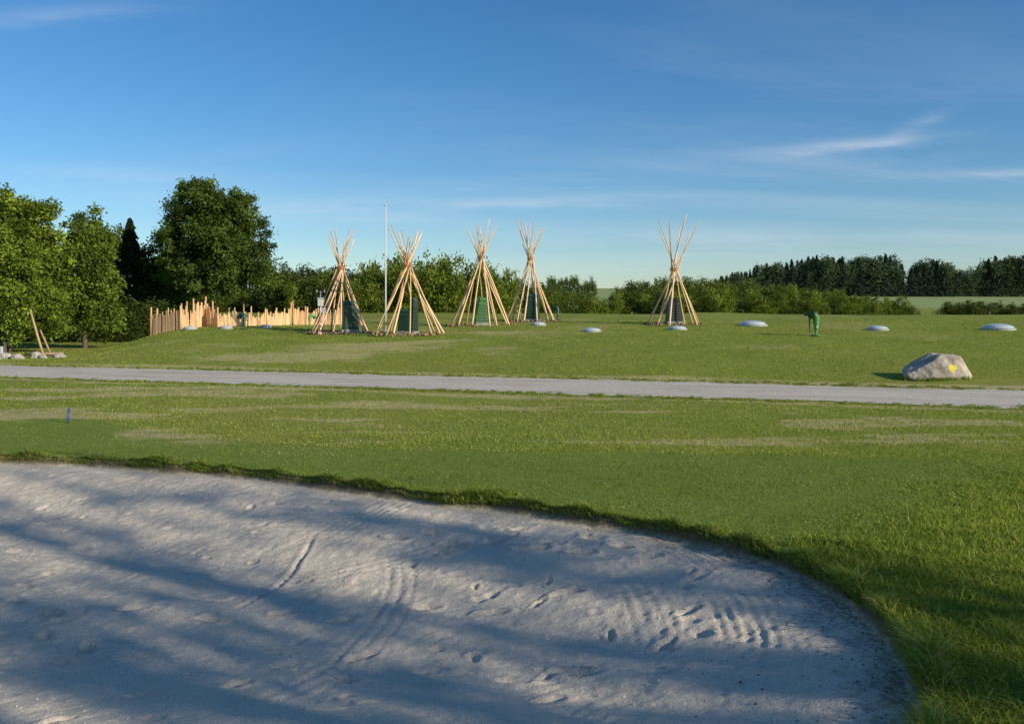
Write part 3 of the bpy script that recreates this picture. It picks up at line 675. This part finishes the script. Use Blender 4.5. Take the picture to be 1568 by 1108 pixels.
# ------------------------------------------------------------------ light, sky, camera
EL=math.radians(22);ROT=math.atan2(SX,SY)
w=bpy.data.worlds.new('World');scene.world=w;w.use_nodes=True;t=NT(w.node_tree);t.n.clear()
sky=t.N('ShaderNodeTexSky',sky_type='NISHITA');sky.sun_disc=False;sky.sun_elevation=EL;sky.sun_rotation=ROT
sky.air_density=1.0;sky.dust_density=.15;sky.ozone_density=4.5
g=t.N('ShaderNodeTexCoord').outputs['Generated'];sp_=t.N('ShaderNodeSeparateXYZ');t.l.new(g,sp_.inputs[0]);gx,gy,gz=sp_.outputs
zc=t.M('MAXIMUM',gz,.02)
cv=t.N('ShaderNodeCombineXYZ');t.l.new(t.M('DIVIDE',gx,t.M('ADD',zc,.05)),cv.inputs[0]);t.l.new(t.M('DIVIDE',gy,t.M('ADD',zc,.05)),cv.inputs[1])
na=t.noise(t.map(cv.outputs[0],(.28,.75,1),(0,0,.35)),.9,7,.62,.8)
nb=t.noise(t.map(cv.outputs[0],(.2,.25,1)),.6,3,.5)
cl=t.M('MULTIPLY',t.M('MULTIPLY',t.ramp(na,.42,.80),t.ramp(nb,.34,.62)),.30)
yy=t.M('MAXIMUM',gy,.05);az=t.M('DIVIDE',gx,yy);ev=t.M('DIVIDE',gz,yy);front=t.M('GREATER_THAN',gy,.1)
aev=t.N('ShaderNodeCombineXYZ');t.l.new(az,aev.inputs[0]);t.l.new(ev,aev.inputs[1])
nw=t.noise(t.map(aev.outputs[0],(6,40,1)),1,5,.6)
tot=cl
for a0,e0,sl,wd,ha,am in[(.37,.182,.10,.006,.12,.5),(.03,.118,.02,.008,.22,.38),(.56,.150,.02,.007,.12,.38),(-.25,.112,-.06,.012,.22,.3),(.25,.082,.0,.012,.35,.25),(.46,.205,.4,.008,.04,.3),(-.45,.150,-.02,.010,.15,.2),(-.5,.33,.05,.012,.14,.2)]:
    q=t.M('ADD',t.M('SUBTRACT',t.M('SUBTRACT',ev,e0),t.M('MULTIPLY',t.M('SUBTRACT',az,a0),sl)),t.M('MULTIPLY',t.M('SUBTRACT',nw,.5),.022))
    q=t.M('DIVIDE',q,wd);q=t.M('POWER',2.718,t.M('MULTIPLY',t.M('MULTIPLY',q,q),-1))
    r_=t.M('DIVIDE',t.M('SUBTRACT',az,a0),ha);r_=t.M('POWER',2.718,t.M('MULTIPLY',t.M('MULTIPLY',r_,r_),-1.5))
    tot=t.M('ADD',tot,t.M('MULTIPLY',t.M('MULTIPLY',t.M('MULTIPLY',q,r_),front),t.M('MULTIPLY',t.ramp(nw,.2,.7),am)))
tot=t.M('MINIMUM',tot,.8)
hs_=t.N('ShaderNodeHueSaturation');hs_.inputs['Saturation'].default_value=1.2;t.l.new(sky.outputs[0],hs_.inputs['Color'])
skc=t.mix(tot,hs_.outputs[0],(6.0,6.4,7.0))
bg=t.N('ShaderNodeBackground');t.l.new(skc,bg.inputs[0]);bg.inputs[1].default_value=.12
ow=t.N('ShaderNodeOutputWorld');t.l.new(bg.outputs[0],ow.inputs[0])
sl=bpy.data.lights.new('sun','SUN');sl.energy=5.0;sl.angle=math.radians(.55);sl.color=(1,.88,.70)
so=bpy.data.objects.new('sun',sl);scene.collection.objects.link(so)
from mathutils import Vector
dv=Vector((SX*math.cos(EL),SY*math.cos(EL),math.sin(EL)))
so.rotation_euler=dv.to_track_quat('Z','Y').to_euler();so.location=(30,-30,30)
cam=bpy.data.cameras.new('camera');co=bpy.data.objects.new('camera',cam);scene.collection.objects.link(co);scene.camera=co
cam.sensor_width=36;cam.lens=31.18;cam.shift_y=-.0536;cam.clip_end=5000;cam.clip_start=.1
co.location=(0,0,2.6);co.rotation_euler=(math.radians(90),0,0)
scene.view_settings.view_transform='Standard';scene.view_settings.look='None';scene.view_settings.exposure=0
